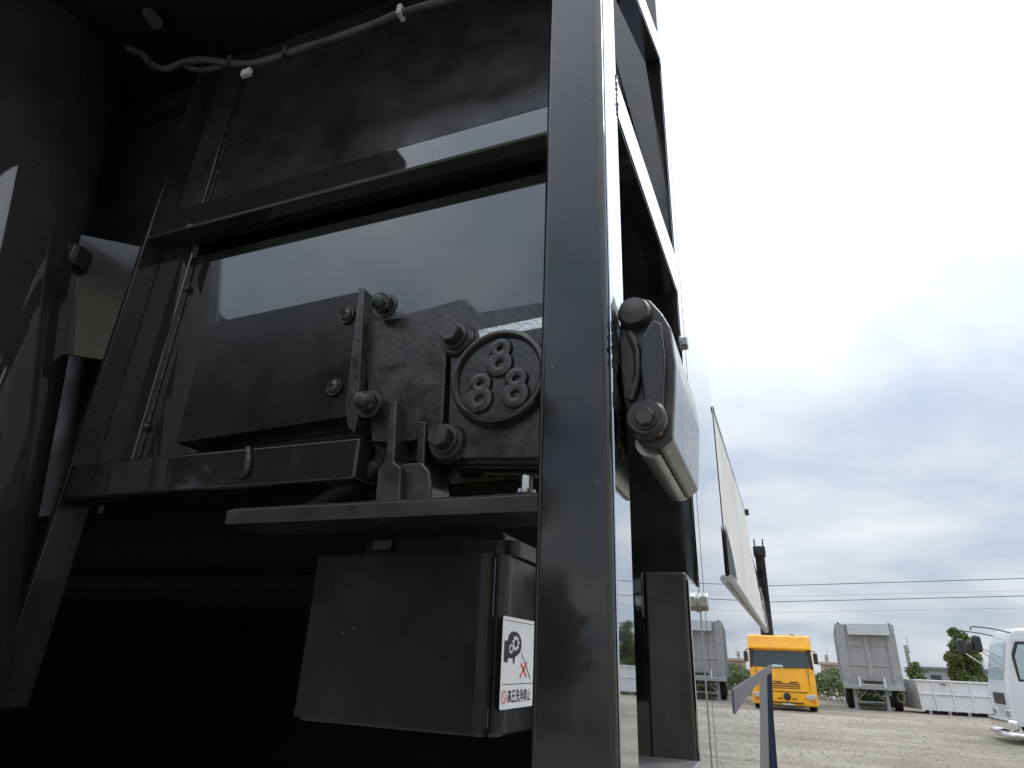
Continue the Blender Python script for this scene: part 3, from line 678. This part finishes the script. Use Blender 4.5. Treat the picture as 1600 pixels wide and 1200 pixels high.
for sx in (-1, 1): obj('mudguard', prism([(4.3, .55), (4.45, .95), (5.2, 1.0), (5.2, .97), (4.5, .91), (4.36, .55)], 'X', sx * .98 - .25, sx * .98 + .25), GREYF, G1)
wheels(G1, [(-1.02, 1.6), (1.02, 1.6), (-1.0, 5.2), (1.0, 5.2), (-1.0, 6.5), (1.0, 6.5)], .5, .34)
for i in range(6): obj('side_rib', box(-1.31, -1.272, .8 + i * 1.35, .92 + i * 1.35, 1.05, 3.7, .008, 1), GREYF, G1)
obj('side_lamp', box(-1.3, -1.24, -.125, -.1205, .95, 1.0), ORANGE, G1)
obj('tool_coil', tube([(1.1 + .16 * math.cos(a * .5), .3, .62 + .2 * math.sin(a * .5)) for a in range(26)], .022, 6), mat('yellow_hose', (.3, .27, .1), .7), G1, smooth=True, label='yellowish coiled hose hanging at the right of the legs')

# ---- white skip container
C1 = thing('skip_container', 'white ribbed steel skip container lying right of the grey trailer', 'container', (5.7, 37.3, 0), R(-1))
b = bmesh.new()
fr = [(0.04, .16), (4.4, .16), (4.4, 1.42), (-.02, 1.42)]
vs0 = [b.verts.new((x, 0, z)) for x, z in fr]; vs1 = [b.verts.new((x - (.5 if i in (0, 3) else 0), 2.2, z)) for i, (x, z) in enumerate(fr)]
b.faces.new(vs0)
b.faces.new((vs1[0], vs1[1], vs1[2], vs1[3]))
for i in range(4): b.faces.new((vs0[i], vs0[(i + 1) % 4], vs1[(i + 1) % 4], vs1[i]))
obj('hull', b, WHITE, C1)
for i in range(5): obj('rib', box(.62 + i * .72, .70 + i * .72, -.06, -.001, .14, 1.36, .012, 1), WHITE, C1)
obj('top_rail', box(-.06, 4.45, -.075, .02, 1.37, 1.44, .015, 1), WHITE, C1); obj('mid_rail', box(0.0, 4.4, -.05, -.0015, .82, .87, .01, 1), WHITE, C1)
for i in range(6): obj('rib_foot', box(.3 + i * .75, .42 + i * .75, .0, .25, 0, .159), GREYF, C1)
obj('skid', box(.2, 4.3, .3, .45, 0.0, .158), DARK, C1); obj('lifting_hook', tube([(.95, -.07, 1.24), (1.05, -.13, 1.28), (1.15, -.07, 1.24)], .025, 6), DARK, C1)
obj('end_rib', box(-.32, -.27, 1.0, 1.06, .2, 1.38), GREYF, C1)

# ---- white truck at the right edge, nose to the left
W1 = thing('white_truck', 'white cab-over truck at the right edge with round mirrors and chrome bumper', 'truck', (5.7, 24.1, 0), R(-92))
wb = loft([(.45, .02, 1.08, .1, 1.9), (.6, .0, 1.1, .1, 1.9), (1.55, .02, 1.1, .12, 1.9), (2.6, .28, 1.04, .14, 1.9), (2.86, .40, 1.0, .16, 1.9), (2.96, .55, .9, .16, 1.8)])
obj('cab', wb, WHITE2, W1, smooth=50)
o = obj('windscreen', prism([(-.92, 0), (.92, 0), (.88, 1.0), (-.88, 1.0)], 'Y', 0, .03, .01), CLEAR, W1, loc=(0, .012, 1.6)); o.rotation_euler = (R(-14), 0, 0)
for sx in (-1, 1):
    obj('door_window', prism([(.38, 1.62), (1.35, 1.62), (1.35, 2.52), (.52, 2.52), (.38, 2.2)], 'X', sx * 1.045, sx * 1.11, .01), CLEAR, W1)
    obj('window_frame', prism([(.32, 1.56), (1.4, 1.56), (1.4, 2.60), (.48, 2.60), (.32, 2.25)], 'X', sx * 1.04, sx * 1.102, .01), DARK, W1)
    obj('corner_window', prism([(.42, 1.08), (1.2, 1.08), (1.2, 1.42), (.5, 1.42), (.40, 1.3)], 'X', sx * 1.05, sx * 1.108, .01), GLASS, W1, label='small lower door window')
    obj('headlamp', box(sx * .75 - .2, sx * .75 + .2, -.03, .1, .62, .84, .03, 1), LAMP, W1)
    mr = obj('mirror', box(sx * 1.16 - .13, sx * 1.16 + .13, -.56, -.34, 2.27, 2.73, .09, 3), DARK, W1, smooth=40)
    obj('mirror_arm', tube(smooth_path([(sx * 1.0, .45, 2.82), (sx * 1.1, 0, 2.92), (sx * 1.16, -.48, 2.96), (sx * 1.16, -.52, 2.86)], 4), .018, 6), DARK, mr, smooth=True)
    obj('mirror_stay', tube([(sx * 1.16, -.37, 2.3), (sx * 1.05, .05, 1.95)], .018, 6), GALV, mr)
obj('round_mirror', lathe([(0, -.1), (.1, -.08), (.15, -.02), (.15, .03), (0, .03)], 20, 'Y'), DARK, W1, loc=(1.14, -.62, 2.46), smooth=40)
obj('round_mirror_arm', tube([(1.14, -.58, 2.46), (1.12, -.3, 2.35), (1.05, .05, 2.2)], .02, 6), GALV, W1)
obj('bumper', box(-1.12, 1.12, -.14, .1, .32, .60, .08, 3), CHROME, W1, smooth=40)
obj('bumper_guard', tube(smooth_path([(-1.15, .3, .22), (-1.12, -.12, .22), (0, -.2, .22), (1.12, -.12, .22), (1.15, .3, .22)], 5), .07, 10), CHROME, W1, smooth=True)
obj('grille', box(-.6, .6, -.012, .05, .95, 1.25, .01, 1), DARK, W1)
obj('step', box(1.0, 1.13, .5, 1.0, .4, .48, .01, 1), CHROME, W1); obj('step', box(-1.13, -1.0, .5, 1.0, .4, .48, .01, 1), CHROME, W1)
obj('chassis', box(-.4, .4, .3, 6.5, .55, .85), DARK, W1); obj('cargo_bed', box(-1.1, 1.1, 2.1, 6.6, .9, 1.6, .03, 1), WHITE, W1)
wheels(W1, [(-.95, 1.0), (.95, 1.0), (-.9, 5.0), (.9, 5.0)], .45, .28)

# ---- vegetation
LEAF = mat('weed_leaf', (.115, .16, .05), .7, var=.5, vscale=.8)
LEAF2 = mat('tree_leaf', (.10, .125, .03), .7, var=.5, vscale=1.2)
BARK = mat('bark', (.09, .07, .05), .9, var=.3)
def leaf(b, p, s, up=.3):
    a = random.random() * 2 * PI; d = Vector((math.cos(a), math.sin(a), random.uniform(-.2, 1) * up + .1)).normalized()
    n_ = Vector((random.uniform(-1, 1), random.uniform(-1, 1), random.uniform(-.3, 1))).normalized(); sd_ = d.cross(n_)
    if sd_.length < .1: return
    sd_.normalize(); p = Vector(p)
    vs = [b.verts.new(p), b.verts.new(p + d * s * .5 + sd_ * s * .28), b.verts.new(p + d * s), b.verts.new(p + d * s * .5 - sd_ * s * .28)]
    b.faces.new(vs)
b = bmesh.new()
for i in range(42000):
    x = random.uniform(-14, 26); y = 45.5 + 4.5 * random.random() ** 1.5 + .5 * math.sin(x * .9)
    h = (1.15 + .35 * math.sin(x * .7) + .25 * math.sin(x * 2.3 + 1)) * min(1, (y - 44.8) / 1.6)
    z = h * random.random() ** .7
    leaf(b, (x, y, z), random.uniform(.08, .24), 2.2)
tag(obj('weeds', b, LEAF), 'tall green weeds along the back of the yard', 'weeds', kind='stuff')
def tree(name, label, x, y, hh, rx, z0, nleaf, lsz, group=None, m=LEAF2):
    t = thing(name, label, 'tree', (x, y, 0), group=group)
    b = bmesh.new(); pts = [(0, 0, 0), (.05, .03, hh * .3), (-.04, .02, hh * .6), (0.02, 0, hh * .92)]
    sp_ = smooth_path(pts, 5); tube(sp_, .1, 8, b, rf=lambda i: max(.02, rx * .1 * (1 - i / len(sp_))))
    cl_ = []
    for k in range(26):
        a = random.random() * 2 * PI; zz = random.random(); rad = rx * (1 - .75 * zz ** 1.6) * math.sqrt(random.random())
        c = Vector((rad * math.cos(a), rad * math.sin(a), z0 + (hh - z0) * zz)); cl_.append((c, rx * random.uniform(.22, .42)))
        tube([Vector((0, 0, max(.3, c.z - rad * .8))), (Vector((0, 0, c.z - rad * .3)) + c) / 2, c], .04, 5, b, rf=lambda i: rx * .03 * (1 - .3 * i))
    obj('trunk', b, BARK, t, smooth=True)
    b = bmesh.new()
    for i in range(nleaf):
        c, r = random.choice(cl_); d = Vector((random.gauss(0, 1), random.gauss(0, 1), random.gauss(0, 1))).normalized()
        leaf(b, c + d * r * random.random() ** .4, lsz * random.uniform(.6, 1.4), 1.2)
    obj('crown', b, m, t)
    return t
tree('bushy_tree', 'round dark green tree behind the white container', 12.2, 58.5, 4.7, 1.45, .9, 14000, .17)
tree('small_bush', 'small dark bush by the leaning utility pole', 9.1, 59, 2.3, .8, .3, 1500, .22)
# ---- poles, wires, far buildings
def pole(name, label, x, y, h, r, lean):
    t = thing(name, label, 'pole', (x, y, 0), group=None)
    obj('shaft', tube([(0, 0, 0), (-lean * .5, 0, h * .5), (-lean, 0, h)], r, 10, rf=lambda i: r * (1 - .12 * i)), CONC, t, smooth=True)
    obj('crossarm', box(-lean - .05, -lean + .25, -.06, .06, h * .86, h * .88), DARK, t); obj('insulator', tube([(-lean + .18, 0, h * .88), (-lean + .18, 0, h * 1.18)], .03, 6), GALV, t)
pole('utility_pole', 'leaning utility pole between grey trailer and white container', 9.0, 60, 3.7, .16, .1)
pole('utility_pole', 'short pole on the tan block just left of the grey trailer', 4.3, 80, 3.2, .18, .0)
def building(name, label, x0, x1, y0, y1, h, wallm, roofm, nwin=0):
    t = thing(name, label, 'building', ((x0 + x1) / 2, y0, 0)); cx_ = (x0 + x1) / 2
    obj('wall', box(x0 - cx_, x1 - cx_, 0, y1 - y0, 0, h), wallm, t); obj('roof', box(x0 - cx_ - .3, x1 - cx_ + .3, -.3, y1 - y0 + .3, h + .002, h + .28, .03, 1), roofm, t)
    for i in range(nwin):
        xx = x0 - cx_ + (i + .5) * (x1 - x0) / nwin; wd = (x1 - x0) / nwin * .28
        obj('window', box(xx - wd, xx + wd, -.03, .05, h * .45, h * .75), GLASS, t)
    return t
building('tan_block', 'low tan block building left of the grey trailer', 3.9, 7.6, 80, 86, 2.25, TAN, TAN, 0)
building('grey_building', 'long low grey building with dark roof behind the container', 15.2, 24.5, 92, 104, 2.3, WALLG, ROOFG, 5)
building('far_shed', 'far pale shed on the horizon beyond the yellow truck', -9, -2, 95, 105, 2.4, WALLG, ROOFG, 3)
WIRE = mat('power_wire', (.05, .05, .055), .6)
def wire(label, y, z0, z1, sag, r):
    pts = [(-60 + i * 6, y, z0 + (z1 - z0) * ((-60 + i * 6) + .5) / 15 - sag * (1 - ((i - 13) / 13) ** 2) + sag) for i in range(27)]
    tag(obj('power_line', tube(pts, r, 6), WIRE, smooth=True), label, 'power line', 'power lines across the sky')
wire('uppermost thick power line crossing the sky above the yard', 50, 6.97, 7.47, .3, .022)
wire('second thick power line crossing the sky, below the uppermost', 50, 5.89, 6.43, .3, .022)
wire('thin power line between the two thick ones', 50.4, 6.28, 6.78, .2, .006)
wire('lowest thin power line crossing the sky', 50.4, 5.2, 5.75, .2, .006)
for x in (-58, 62): 
    t = thing('line_pole', 'tall line pole far %s of the yard' % ('left' if x < 0 else 'right'), 'pole', (x, 50.2, 0)); obj('shaft', tube([(0, 0, 0), (0, 0, 12)], .2, 10), CONC, t, smooth=True)

# ---- behind the photographer, seen only as reflections in the black paint
CREAM = mat('cream_cladding', (.62, .56, .45), .8, var=.05)
building('cream_warehouse', 'cream warehouse behind the photographer, mirrored in the left panel', 1.2, 12, -17, -10, 7.6, CREAM, ROOFG, 0)
for k, (x, y, h) in enumerate(((-24, -17, 12.5), (-19, -16, 13), (-15, -16.5, 12.5), (-11.5, -16, 11.5), (-8.2, -17, 9.5))):
    tree('yard_tree', 'broad tree behind the photographer, %s of the row mirrored in the paint' % ('first', 'second', 'third', 'fourth', 'last')[k], x, y, h, 3.2, 1.2, 9000, .5, 'trees behind the photographer')

# ---- loose stones on the yard
STONE = mat('loose_stone', (.27, .255, .23), .9, var=.4, vscale=3)
b = bmesh.new()
for i in range(7000):
    y = 9 + 28 * random.random() ** .8; x = random.uniform(-.02, .30) * y + random.uniform(-.5, .5); r = random.uniform(.008, .03) * (1.6 if random.random() < .04 else 1)
    a = random.random() * 6; c = Vector((x, y, r * .25))
    e = [Vector((math.cos(a + k * PI / 2) * r * random.uniform(.7, 1.3), math.sin(a + k * PI / 2) * r * random.uniform(.7, 1.3), random.uniform(-.1, .2) * r)) for k in range(4)]
    v = [b.verts.new(c + q) for q in e]; tpv = b.verts.new(c + Vector((0, 0, r * random.uniform(.5, .9))))
    for k in range(4): b.faces.new((v[k], v[(k + 1) % 4], tpv))
tag(obj('gravel', b, STONE), 'loose stones scattered over the gravel yard', 'gravel', kind='stuff')
